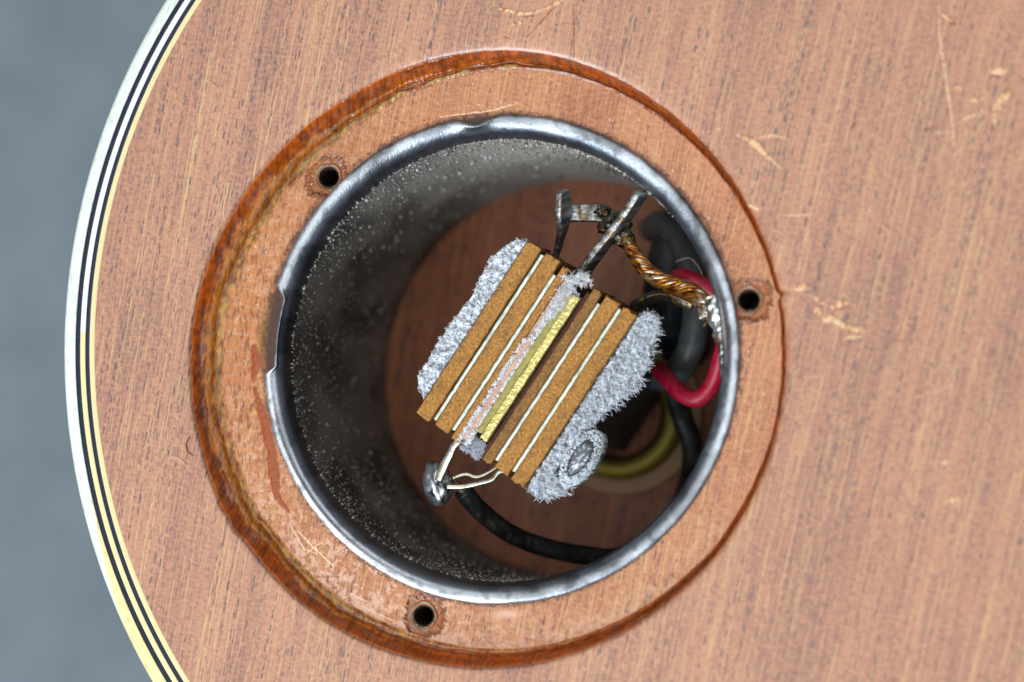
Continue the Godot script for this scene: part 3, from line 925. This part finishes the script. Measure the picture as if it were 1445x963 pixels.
func toggle_switch() -> void:
	var sw := thing("toggle_switch", "switch stack of brown insulators and metal contacts, crusted with white crystals", "switch")
	rng.seed = 7
	var phenolic := mat(Color.WHITE, 0.62)
	phenolic.albedo_texture = noise_tex(512, 0.045, FastNoiseLite.TYPE_PERLIN, [[0.0, Color8(104, 66, 30)], [0.25, Color8(150, 98, 38)], [0.5, Color8(172, 118, 46)], [0.75, Color8(190, 138, 58)], [1.0, Color8(222, 180, 96)]], 5, 0.0, 31)
	phenolic.normal_enabled = true
	phenolic.normal_texture = noise_tex(256, 0.12, FastNoiseLite.TYPE_SIMPLEX_SMOOTH, [], 4, 5.0, 33)
	phenolic.normal_scale = 0.5
	tri_map(phenolic, 0.2)
	var list := [[-6.28, -4.72, -9.4, 9.45, -3.4, 1.0], [-4.2, -2.6, -9.35, 9.5, -3.45, 1.0], [-2.22, -1.5, -9.5, 9.3, -3.75, 0.95], [1.42, 2.38, -9.45, 9.2, -3.5, 0.62], [2.78, 4.32, -9.45, 9.35, -3.4, 1.0], [4.7, 6.22, -9.45, 9.3, -3.4, 0.97]]
	for k in list.size():
		var w: Array = list[k]
		var a := Acc.new()
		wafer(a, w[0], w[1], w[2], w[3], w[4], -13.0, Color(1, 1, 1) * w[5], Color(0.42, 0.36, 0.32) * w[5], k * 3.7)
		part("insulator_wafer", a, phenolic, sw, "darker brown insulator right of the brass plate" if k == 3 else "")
	var tin := mat(Color.WHITE, 0.45, 0.45)
	for w in [[-4.44, -9.05, 9.15, -3.75], [-2.42, -8.8, 8.2, -3.7], [2.56, -8.8, 8.2, -3.75], [4.5, -8.85, 9.0, -3.7]]:
		var a := Acc.new()
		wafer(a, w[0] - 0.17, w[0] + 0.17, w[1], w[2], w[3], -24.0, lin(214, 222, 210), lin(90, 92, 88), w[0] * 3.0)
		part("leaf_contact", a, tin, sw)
	# the pair in the middle: a pale strip and the brass plate
	var brass := mat(Color.WHITE, 0.42, 0.6)
	brass.normal_enabled = true
	brass.normal_texture = noise_tex(256, 0.06, FastNoiseLite.TYPE_CELLULAR, [], 3, 5.0, 12)
	brass.normal_scale = 0.9
	tri_map(brass, 0.16)
	var a := Acc.new()
	wafer(a, 0.12, 0.92, -7.95, 7.7, -3.3, -20.0, lin(216, 202, 128), lin(120, 96, 40), 41.0)
	part("brass_plate", a, brass, sw, "bright hammered brass plate in the middle of the stack")
	var wax := mat(Color.WHITE, 0.5)
	a = Acc.new()
	wafer(a, -0.52, 0.1, -7.6, 7.5, -3.5, -20.0, lin(158, 148, 74), lin(110, 96, 40), 51.0)
	part("olive_strip", a, wax, sw, "smooth olive strip beside the brass plate")
	a = Acc.new()
	wafer(a, -1.46, -0.6, -9.0, 8.6, -3.75, -20.0, lin(196, 158, 138), lin(120, 100, 88), 61.0)
	part("copper_strip", a, wax, sw, "pinkish strip showing through the middle crust")
	a = Acc.new()
	wafer(a, 0.96, 1.4, -8.6, 8.6, -4.0, -13.0, lin(104, 58, 34), lin(60, 34, 22), 71.0)
	part("gap_shade_strip", a, phenolic, sw)  # added dark strip, stands for the shade in the gap beside the brass
	var white := lin(238, 245, 255)
	crust(sw, [Vector2(9.5, -6.32), Vector2(9.15, -7.4), Vector2(7.75, -8.25), Vector2(6.5, -8.6), Vector2(5.5, -8.55), Vector2(3.5, -8.5), Vector2(2.7, -8.15), Vector2(0.2, -8.35), Vector2(-2.5, -8.5), Vector2(-4.8, -8.35), Vector2(-6.6, -8.4), Vector2(-7.65, -7.6), Vector2(-8.1, -6.32)], -3.7, -4.3, -6.3, 2.3, 1700, white, "white crystal crust along the left side of the stack", 0.3)
	crust(sw, [Vector2(-9.45, 6.3), Vector2(9.3, 6.26), Vector2(10.2, 6.6), Vector2(10.4, 7.7), Vector2(9.5, 8.4), Vector2(7.7, 8.6), Vector2(5.8, 9.3), Vector2(3.5, 9.3), Vector2(2.3, 8.9), Vector2(0.15, 8.4), Vector2(-0.9, 8.3), Vector2(-1.6, 8.2), Vector2(-2.0, 7.7), Vector2(-7.1, 7.6), Vector2(-7.3, 9.3), Vector2(-7.9, 9.3), Vector2(-9.1, 8.3), Vector2(-9.9, 7.6)], -3.6, -7.2, 6.3, 4.2, 2400, white * 0.92, "white crystal crust along the right side of the stack", 0.56)
	var tufts := Acc.new()
	for k in 2300:
		var u := rng.randf_range(-9.4, 9.8)
		var w := 0.36 + 0.9 * ss(2.0, 8.0, u)
		var v := -1.0 + 0.07 * u + rng.randfn() * 0.3 * w
		var side := 1.0 if rng.randf() < 0.5 else -1.0
		if u < 2.0:
			v = -1.02 + side * (0.42 + rng.randfn() * 0.09)
		if u > 8.5:
			v = lerpf(-0.8, 0.3, (u - 8.5) / 1.3) + rng.randfn() * 0.35
		var clump := N(u * 40.0, v * 40.0, 6.0)
		if clump < -0.25:
			continue
		needles(tufts, local(u, v, -3.72 + rng.randf() * 0.2 * ss(0.0, 6.0, u)), Vector3(0, 0.8, 0), 4, (0.22 + 0.3 * ss(0.0, 7.0, u)) * (0.8 + clump), 0.036, lin(246, 248, 254))
	for k in 420:
		var u := rng.randf_range(-9.9, -8.3)
		needles(tufts, local(u, rng.randf_range(-1.1, 0.9) , -4.6 + rng.randf() * 0.3), Vector3(0, 0.7, 0) - SU * 0.5, 4, 0.34, 0.03, lin(196, 200, 212))
	part("crystal_crust", tufts, mat(Color.WHITE, 0.75), sw, "line of loose white crystals left of the olive strip").set_meta("kind", "stuff")
	# clamp screw seen from its side
	a = Acc.new()
	grid(a, 80, 24, func(i: int, j: int):
		var ang := TAU * i / 80.0
		var w := PI * 0.62 * j / 23.0
		var q := Vector2(cos(ang), sin(ang)) * pow(sin(minf(w, PI / 2)), 0.75)
		var rr := q.length()
		var p := local(-4.45 + q.x * 2.9, 8.85 + q.y * 1.32, 0.0)
		var n := N(p.x * 55.0, p.z * 55.0, 3.0)
		var groove := bump(rr, 0.64, 0.08)
		p.y = -4.35 - 2.3 * (1.0 - cos(w)) - 0.3 * groove + 0.06 * n
		var frost := ss(0.05, 0.35, n + 0.5 * bump(rr, 0.86, 0.12) - 0.12)
		return [p, lin(98, 102, 108).lerp(lin(226, 232, 242), frost).lerp(lin(44, 44, 48), 0.85 * minf(groove, 1.0))], true)
	part("clamp_screw", a, mat(Color.WHITE, 0.95, 0.0), sw, "grey frosted screw head on the right crust")
	a = Acc.new()
	for k in 760:
		var e := rng.randf_range(0, TAU)
		var rr := 1.0 if rng.randf() < 0.55 else rng.randf_range(0.66, 0.98)
		needles(a, local(-4.45 + cos(e) * 2.85 * rr, 8.85 + sin(e) * 1.28 * rr, -4.6 - (1.4 * rng.randf() if rr == 1.0 else 0.0)), SV * sin(e) + SU * cos(e) + Vector3(0, 0.7, 0), 3, 0.2, 0.035, white)
	part("crystal_crust", a, mat(Color.WHITE, 0.75), sw, "crystals round the frosted screw head").set_meta("kind", "stuff")
	# frame legs that carry the stack from the floor
	var zinc := mat(Color.WHITE, 0.5, 0.6)
	for v in [-5.6, 5.6]:
		a = Acc.new()
		wafer(a, v - 0.8, v + 0.8, -4.2, 4.2, -12.8, -35.1, lin(120, 124, 130), lin(90, 92, 96), v)
		part("frame_leg", a, zinc, sw)
	lugs(sw)


func lugs(sw: Node3D) -> void:
	var old := mat(Color.WHITE, 0.34, 0.8)
	old.normal_enabled = true
	old.normal_texture = noise_tex(256, 0.05, FastNoiseLite.TYPE_SIMPLEX_SMOOTH, [], 4, 4.0, 44)
	old.normal_scale = 0.5
	tri_map(old, 0.12)
	var grime := func(_t: float, s: float, p: Vector3):
		var n := N(p.x * 34.0, p.y * 34.0, p.z * 34.0)
		var c := lin(150, 156, 158).lerp(lin(196, 204, 208), ss(0.1, 0.4, n))
		c = c.lerp(lin(124, 88, 22), 0.8 * ss(0.08, 0.3, N(p.x * 26.0, p.y * 26.0 + 60.0, p.z * 26.0)))
		return c.lerp(lin(48, 48, 46), 0.7 * ss(0.1, 0.35, -n))
	var dark := func(_t: float, s: float, p: Vector3):
		return lin(86, 84, 78).lerp(lin(130, 92, 30), 0.8 * ss(0.0, 0.3, N(p.x * 26.0, p.y * 26.0, p.z * 26.0)))
	var a := Acc.new()
	sweep(a, curve([local(9.3, -5.2, -11.5), Vector3(3.3, -10.0, -10.2), Vector3(3.9, -8.6, -11.2), Vector3(4.55, -7.4, -12.6), Vector3(4.75, -6.6, -14.2), Vector3(4.9, -6.0, -15.9)], 40), flat(0.72, 1.9), Vector3(1, 0.25, 0.1), grime, func(t: float): return 0.75 + 0.45 * bump(t, 0.78, 0.16), 0.05)
	part("terminal_lug", a, old, sw, "upright grey lug at the top of the stack")
	a = Acc.new()
	sweep(a, curve([Vector3(5.0, -8.2, -14.0), Vector3(6.6, -8.3, -14.0), Vector3(8.3, -8.2, -13.8), Vector3(9.4, -8.1, -12.8)], 24), flat(1.6, 0.6), Vector3(0.1, 0.2, 1), grime, null, 0.08)
	part("cross_strap", a, old, sw, "grey strap from the upright lug to the solder")
	a = Acc.new()
	sweep(a, curve([Vector3(4.6, -9.5, -6.2), Vector3(5.6, -8.6, -7.3), Vector3(6.6, -8.0, -8.7), Vector3(8.3, -7.4, -10.7), Vector3(10.4, -6.7, -13.0), Vector3(11.9, -6.2, -14.9), Vector3(12.4, -6.0, -15.6)], 44), flat(0.8, 2.3), Vector3(0.8, 0.05, 0.6), grime, func(t: float): return 1.0 - 0.3 * ss(0.9, 1.0, t), 0.05)
	part("terminal_lug", a, old, sw, "long slanting lug that the braid is soldered to")
	a = Acc.new()
	sweep(a, curve([local(9.0, 6.0, -10.4), Vector3(11.0, -9.2, -5.0), Vector3(12.1, -8.8, -5.7), Vector3(13.2, -8.7, -6.05), Vector3(14.6, -8.8, -5.95), Vector3(16.6, -9.0, -5.1)], 34), flat(0.8, 1.1), Vector3(0, 1, 0.9), dark, null, 0.05)
	part("terminal_lug", a, old, sw, "curved grey lug under the braid")
	var solder := mat(Color.WHITE, 0.26, 0.85)
	a = Acc.new()
	var burnt := func(d: Vector3, k: float): return lin(120, 116, 104).lerp(lin(96, 58, 18), ss(-0.2, 0.5, N(d.x * 40.0, d.y * 40.0, d.z * 40.0) + 0.3 * d.z)).lerp(lin(26, 22, 18), ss(0.0, 0.3, N(d.x * 60.0, d.y * 60.0 + 9.0, d.z * 60.0)))
	blob(a, Vector3(9.4, -7.9, -12.7), Vector3(1.5, 1.1, 1.3), 0.55, 1.2, burnt)
	blob(a, Vector3(8.4, -7.4, -14.0), Vector3(0.7, 0.7, 0.6), 0.6, 1.2, burnt)
	blob(a, Vector3(10.4, -7.3, -11.4), Vector3(0.9, 0.8, 0.9), 0.5, 1.2, burnt)
	part("solder_blob", a, solder, sw, "burnt solder with rusty flux by the slanting lug")
	a = Acc.new()
	var silver := func(d: Vector3, k: float): return lin(168, 174, 182).lerp(lin(60, 62, 66), ss(0.1, 0.4, N(d.x * 30.0 + 50.0, d.y * 30.0, d.z * 30.0))).lerp(lin(226, 232, 238), ss(0.15, 0.4, N(d.x * 44.0, d.y * 44.0, d.z * 44.0 + 20.0)))
	blob(a, Vector3(-7.7, -8.2, 11.3), Vector3(1.5, 1.5, 2.1), 0.3, 0.55, silver, Basis(Vector3.UP, 0.2))
	part("solder_blob", a, solder, sw, "dull grey solder lump at the lower left lugs")
	var shiny := mat(Color.WHITE, 0.26, 0.85)
	var pale := func(_t: float, _s: float, p: Vector3): return lin(190, 190, 176).lerp(lin(150, 116, 52), 0.75 * ss(0.1, 0.35, N(p.x * 30.0, p.y * 30.0, p.z * 30.0)))
	a = Acc.new()
	sweep(a, curve([local(-8.6, -0.6, -6.0), Vector3(-5.1, -5.4, 7.5), Vector3(-6.1, -6.2, 8.7), Vector3(-6.9, -6.8, 9.9), Vector3(-7.4, -7.0, 11.0)], 24), flat(0.62, 0.4), Vector3(0.9, 0.1, 0.4), pale, func(t: float): return 1.0 + 0.5 * bump(t, 0.75, 0.2), 0.04)
	part("contact_tail", a, shiny, sw)
	a = Acc.new()
	sweep(a, curve([local(-8.9, 4.5, -6.6), Vector3(-1.1, -6.1, 10.2), Vector3(-1.9, -6.2, 10.9), Vector3(-3.2, -6.5, 11.25), Vector3(-5.0, -6.7, 11.6), Vector3(-6.5, -6.7, 11.6)], 30), flat(0.45, 0.42), Vector3(0.1, 0.1, 1), pale, null, 0.03)
	part("contact_tail", a, shiny, sw)
	a = Acc.new()
	sweep(a, curve([local(-9.0, 2.5, -7.5), Vector3(-3.6, -8.0, 10.6), Vector3(-5.0, -8.0, 10.4), Vector3(-6.2, -7.8, 10.8)], 24), flat(0.36, 0.34), Vector3(0.1, 0.1, 1), pale, null, 0.03)
	part("contact_tail", a, shiny, sw)


# ---------------------------------------------------------------- wires and what lies deep in the cavity
func wires() -> void:
	var braid := thing("braided_wire", "rusty gold twisted ground wire soldered to the can lip", "wire")
	var copper := mat(Color.WHITE, 0.3, 0.85)
	var path := curve([Vector3(10.4, -7.4, -11.8), Vector3(11.0, -7.0, -10.6), Vector3(11.8, -6.7, -9.4), Vector3(13.0, -6.4, -8.0), Vector3(14.9, -5.8, -6.9), Vector3(17.0, -4.7, -6.1), Vector3(18.5, -3.8, -4.9), Vector3(18.9, -3.7, -3.7)], 90)
	for k in 12:
		var strand := []
		for i in path.size():
			var t: Vector3 = (path[mini(i + 1, 89)] - path[maxi(i - 1, 0)]).normalized()
			var b := (Vector3.UP - t * t.y).normalized()
			var w := t.cross(b)
			var s := i / 89.0
			var ang := TAU * (k / 12.0 - s * 2.3) + 0.35 * N(k * 90.0, s * 120.0)
			var r := lerpf(0.42, 0.66, ss(0.0, 0.6, s)) + 0.06 * N(s * 200.0, k * 50.0)
			strand.append(path[i] + (b * cos(ang) + w * sin(ang)) * r)
		var a := Acc.new()
		sweep(a, strand, circle(0.2, 8), Vector3.UP, func(t: float, _s: float, p: Vector3):
			var c := lin(190, 130, 54).lerp(lin(104, 48, 18), ss(-0.15, 0.25, N(p.x * 18.0, p.y * 18.0 + k * 30.0, p.z * 18.0))).lerp(lin(206, 196, 170), ss(0.15, 0.35, N(p.x * 14.0 + 70.0, k * 55.0, p.z * 14.0)))
			c = c.lerp(lin(212, 208, 196), ss(0.78, 0.92, t) * ss(-0.2, 0.2, N(p.x * 30.0, k * 40.0, p.z * 30.0)))
			return c.lerp(lin(112, 96, 40), 0.6 * ss(0.25, 0.0, t)))
		part("strand", a, copper, braid)
	for k in 7:
		# loose hairs of the braid
		var at := 18 + k * 10
		var q: Vector3 = path[at]
		var off := Vector3(rng.randf_range(-0.5, 0.5), 0.75, rng.randf_range(-0.5, 0.5))
		var a := Acc.new()
		var run: Vector3 = path[at + 8] - q
		sweep(a, curve([q + off * 0.8, q + run * 0.5 + off * 1.25, q + run * 1.1 + off * rng.randf_range(1.1, 1.7), q + run * 1.7 + off.rotated(Vector3.UP, rng.randf_range(-1.0, 1.0)) * 1.6], 18), circle(0.06, 6), Vector3.UP, func(_t: float, _s: float, _p: Vector3): return lin(170, 112, 46))
		part("strand", a, copper, braid, "loose frayed strand")
	var rubber := mat(Color.WHITE, 0.42)
	var plain := func(c: Color, amount: float): return func(_t: float, _s: float, p: Vector3): return (c * (1.0 + amount * N(p.x * 20.0, p.y * 20.0, p.z * 20.0))).lerp(lin(150, 146, 138), 0.12 * ss(0.25, 0.5, N(p.x * 80.0, p.y * 80.0, p.z * 80.0)) + 0.05 * ss(-0.2, 0.4, N(p.x * 9.0, p.y * 9.0, p.z * 9.0)))
	var o := thing("black_wire", "black insulated wire curving from the lower left lug to the can wall", "wire")
	var a := Acc.new()
	sweep(a, curve([Vector3(-5.7, -9.6, 11.9), Vector3(-4.6, -11.0, 13.6), Vector3(-3.0, -13.0, 15.3), Vector3(-1.4, -15.0, 16.5), Vector3(1.2, -17.0, 17.5), Vector3(4.1, -19.0, 18.1), Vector3(7.0, -21.0, 18.2), Vector3(10.0, -24.0, 16.2), Vector3(12.0, -28.0, 13.0), Vector3(12.6, -33.5, 11.0)], 70), circle(0.92, 20), Vector3.UP, plain.call(lin(17, 20, 23), 0.4), null, 0.04)
	part("sleeve", a, rubber, o)
	a = Acc.new()
	sweep(a, curve([Vector3(-7.0, -8.6, 10.9), Vector3(-6.3, -8.9, 11.3), Vector3(-5.7, -9.6, 11.9), Vector3(-5.5, -9.8, 12.2)], 16), circle(0.4, 10), Vector3.UP, plain.call(lin(190, 186, 160), 0.3), null, 0.08)
	part("bare_end", a, copper, o)
	o = thing("red_wire", "bright red wire looped behind the braid at the right", "wire")
	a = Acc.new()
	sweep(a, curve([Vector3(12.9, -20.0, -8.0), Vector3(13.9, -16.0, -8.5), Vector3(15.5, -13.9, -8.0), Vector3(17.7, -14.4, -6.6), Vector3(18.5, -15.8, -3.6), Vector3(17.9, -16.4, -0.6), Vector3(16.9, -17.2, 1.8), Vector3(15.4, -17.6, 3.1), Vector3(13.7, -18.2, 2.5), Vector3(12.2, -19.6, 1.1), Vector3(10.8, -22.0, 0.0)], 60), circle(0.84, 18), Vector3.UP, plain.call(lin(180, 10, 52), 0.35))
	part("sleeve", a, rubber, o)
	o = thing("grey_cable", "thick dark grey cable bent into a loop right of the stack", "cable")
	a = Acc.new()
	sweep(a, curve([Vector3(8.6, -30.0, -14.8), Vector3(10.2, -27.0, -14.9), Vector3(12.4, -24.0, -13.2), Vector3(13.9, -22.4, -10.0), Vector3(14.6, -22.0, -6.0), Vector3(14.0, -22.0, -2.2), Vector3(12.4, -23.5, 0.1), Vector3(10.2, -26.0, 0.5), Vector3(8.4, -30.0, 0.2)], 60), circle(1.35, 20), Vector3.UP, plain.call(lin(74, 80, 84), 0.3))
	part("jacket", a, rubber, o)
	o = thing("black_cable", "thick black cable standing inside the bend of the grey cable", "cable")
	a = Acc.new()
	sweep(a, curve([Vector3(11.2, -34.8, -3.0), Vector3(10.9, -30.0, -5.0), Vector3(10.8, -27.5, -8.0), Vector3(11.4, -26.5, -11.0), Vector3(12.6, -27.0, -14.0), Vector3(13.8, -30.0, -15.6)], 50), circle(2.6, 22), Vector3.UP, plain.call(lin(30, 36, 42), 0.4))
	part("jacket", a, rubber, o)
	o = thing("dark_wire", "dark wire running down beside the brass ring", "wire")
	a = Acc.new()
	sweep(a, curve([Vector3(11.6, -26.0, 1.4), Vector3(12.0, -27.6, 4.2), Vector3(12.9, -28.6, 7.2), Vector3(12.6, -30.0, 9.6), Vector3(11.0, -34.4, 12.6)], 40), circle(1.1, 16), Vector3.UP, plain.call(lin(22, 24, 27), 0.3))
	part("sleeve", a, rubber, o)
	# nut of the switch on the cavity floor, and a tan ring for its drop shadow
	o = thing("brass_ring", "olive brass ring nut round a dark centre on the cavity floor", "nut")
	var c := Vector2(4.4, 3.7)
	var ring := [Vector2(4.6, -35.1), Vector2(4.6, -32.6), Vector2(5.0, -32.2), Vector2(5.5, -32.1), Vector2(6.1, -32.1), Vector2(6.5, -32.3), Vector2(6.7, -32.7), Vector2(6.8, -33.8), Vector2(6.8, -35.1)]
	a = Acc.new()
	grid(a, 90, ring.size(), func(i: int, j: int):
		var q: Vector2 = ring[j]
		return [at_angle(c, TAU * i / 90.0, q.x, q.y), lin(158, 146, 56).lerp(lin(84, 76, 26), ss(6.0, 5.0, q.x))], true)
	part("nut", a, mat(Color.WHITE, 0.5, 0.4), o)
	a = Acc.new()
	grid(a, 90, 4, func(i: int, j: int):
		return [at_angle(c, TAU * i / 90.0, [6.6, 8.2, 8.4, 8.4][j], [-34.7, -34.7, -34.8, -35.15][j]), lin(172, 138, 104)], true)
	part("drop_shadow_ring", a, mat(Color.WHITE, 0.6), o, "tan ring standing for a drop shadow under the brass nut")


func dust() -> void:
	rng.seed = 23
	var a := Acc.new()
	for k in 420:
		var x := rng.randf_range(-41, 46)
		var z := rng.randf_range(-32, 30)
		var d := (Vector2(x, z) - REC).length()
		if d < 29.5 and d > 26.0 or d < 22.8 or (Vector2(x, z) - ARC).length() > 55.0:
			continue
		if d > 29.5 and rng.randf() < 0.72:
			continue
		var at := Vector3(x, 0.02 if d > 28 else LEDGE + 0.03, z)
		needles(a, at, Vector3(0, 0.2, 0), 3, rng.randf_range(0.03, 0.11), 0.03, lin(226, 222, 220))
	var o := part("dust", a, mat(Color.WHITE, 0.7), self)
	tag(o, "white specks of dust scattered over the wood", "dust").set_meta("kind", "stuff")
	var hair := mat(Color.WHITE, 0.4)
	var fibre := func(called, label, pts, y, r, c):
		var b := Acc.new()
		sweep(b, curve(pts.map(func(q): return Vector3(q.x, y, q.y)), 40), circle(r, 6), Vector3.UP, func(_t: float, _s: float, p: Vector3): return c)
		tag(part(called, b, hair, self), label, "fibre")
	fibre.call("fibre", "tiny pale curled fibre on the wood left of the recess", [Vector2(-32.0, 9.2), Vector2(-31.4, 8.8), Vector2(-30.5, 9.0), Vector2(-29.9, 9.6)], 0.05, 0.03, lin(220, 190, 170))
	fibre.call("wood_splinter", "thin brown splinter curling at the left edge of the recess", [Vector2(-29.6, 7.0), Vector2(-29.9, 7.7), Vector2(-29.7, 8.4), Vector2(-29.2, 8.7)], 0.1, 0.05, lin(150, 84, 44))
	fibre.call("fibre", "pale loose fibre over the lip where the braid is soldered", [Vector2(16.2, -8.6), Vector2(17.4, -8.9), Vector2(18.2, -8.2), Vector2(18.6, -7.4)], -2.2, 0.014, lin(180, 170, 150))


func _ready() -> void:
	# the camera looks in from the right of the can's axis
	var cam := Camera3D.new()
	cam.name = "camera"
	var right := Vector3(0.97045, -0.2413, 0.0)
	var up := Vector3(0.01681, 0.06762, -0.99757)
	cam.transform = Transform3D(Basis(right, up, right.cross(up)).orthonormalized(), Vector3(60.157, 236.035, 15.49) * MM)
	var lens := CameraAttributesPhysical.new()
	lens.frustum_focal_length = 94.4
	lens.frustum_focus_distance = 0.2505
	lens.frustum_near = 0.01
	lens.frustum_far = 20.0
	lens.exposure_aperture = 15.0
	cam.attributes = lens
	add_child(cam)
	var env := Environment.new()
	env.background_mode = Environment.BG_COLOR
	env.background_color = Color(0.12, 0.13, 0.14).linear_to_srgb()
	env.tonemap_mode = Environment.TONE_MAPPER_LINEAR
	env.tonemap_exposure = 1.15
	env.sdfgi_enabled = true
	env.ssao_enabled = true
	env.ssil_enabled = true
	var we := WorldEnvironment.new()
	we.name = "environment"
	we.environment = env
	add_child(we)
	lamp("window_light", Vector3(-300, 520, 560), Vector2(0.5, 0.5), 0.76, Color(0.93, 0.97, 1.0))
	lamp("overhead_fill", Vector3(-60, 800, -30), Vector2(0.95, 0.95), 0.42, Color(1.0, 0.99, 0.97))  # added fill lamp overhead, spreads a sheen across the lacquer
	noise.seed = 2
	noise.frequency = 0.045
	noise.fractal_octaves = 2
	guitar_body()
	shielding_can()
	toggle_switch()
	wires()
	dust()
	# the grey surface the guitar lies on
	var a := Acc.new()
	grid(a, 41, 41, func(i: int, j: int):
		return [Vector3(-600 + i * 30.0, -50.5, -600 + j * 30.0), Color.WHITE, Vector2(i, j) * 0.35], false, true)
	var m := mat(Color.WHITE, 0.85)
	m.albedo_texture = noise_tex(512, 0.012, FastNoiseLite.TYPE_SIMPLEX_SMOOTH, [[0.0, Color8(98, 110, 117)], [0.5, Color8(104, 116, 124)], [1.0, Color8(110, 122, 131)]], 5, 0.0, 9)
	part("work_surface", a, m, self).set_meta("kind", "structure")
	get_node("work_surface").set_meta("label", "plain blue grey work surface under the guitar, out of focus")


func lamp(called: String, at: Vector3, size: Vector2, energy: float, c: Color) -> void:
	var l := AreaLight3D.new()
	l.name = called
	l.area_size = size
	l.light_energy = energy
	l.light_color = c
	l.area_range = 3.0
	l.shadow_enabled = true
	add_child(l)
	l.look_at_from_position(at * MM, Vector3.ZERO, Vector3.UP if absf(at.x) > 1.0 else Vector3.BACK)
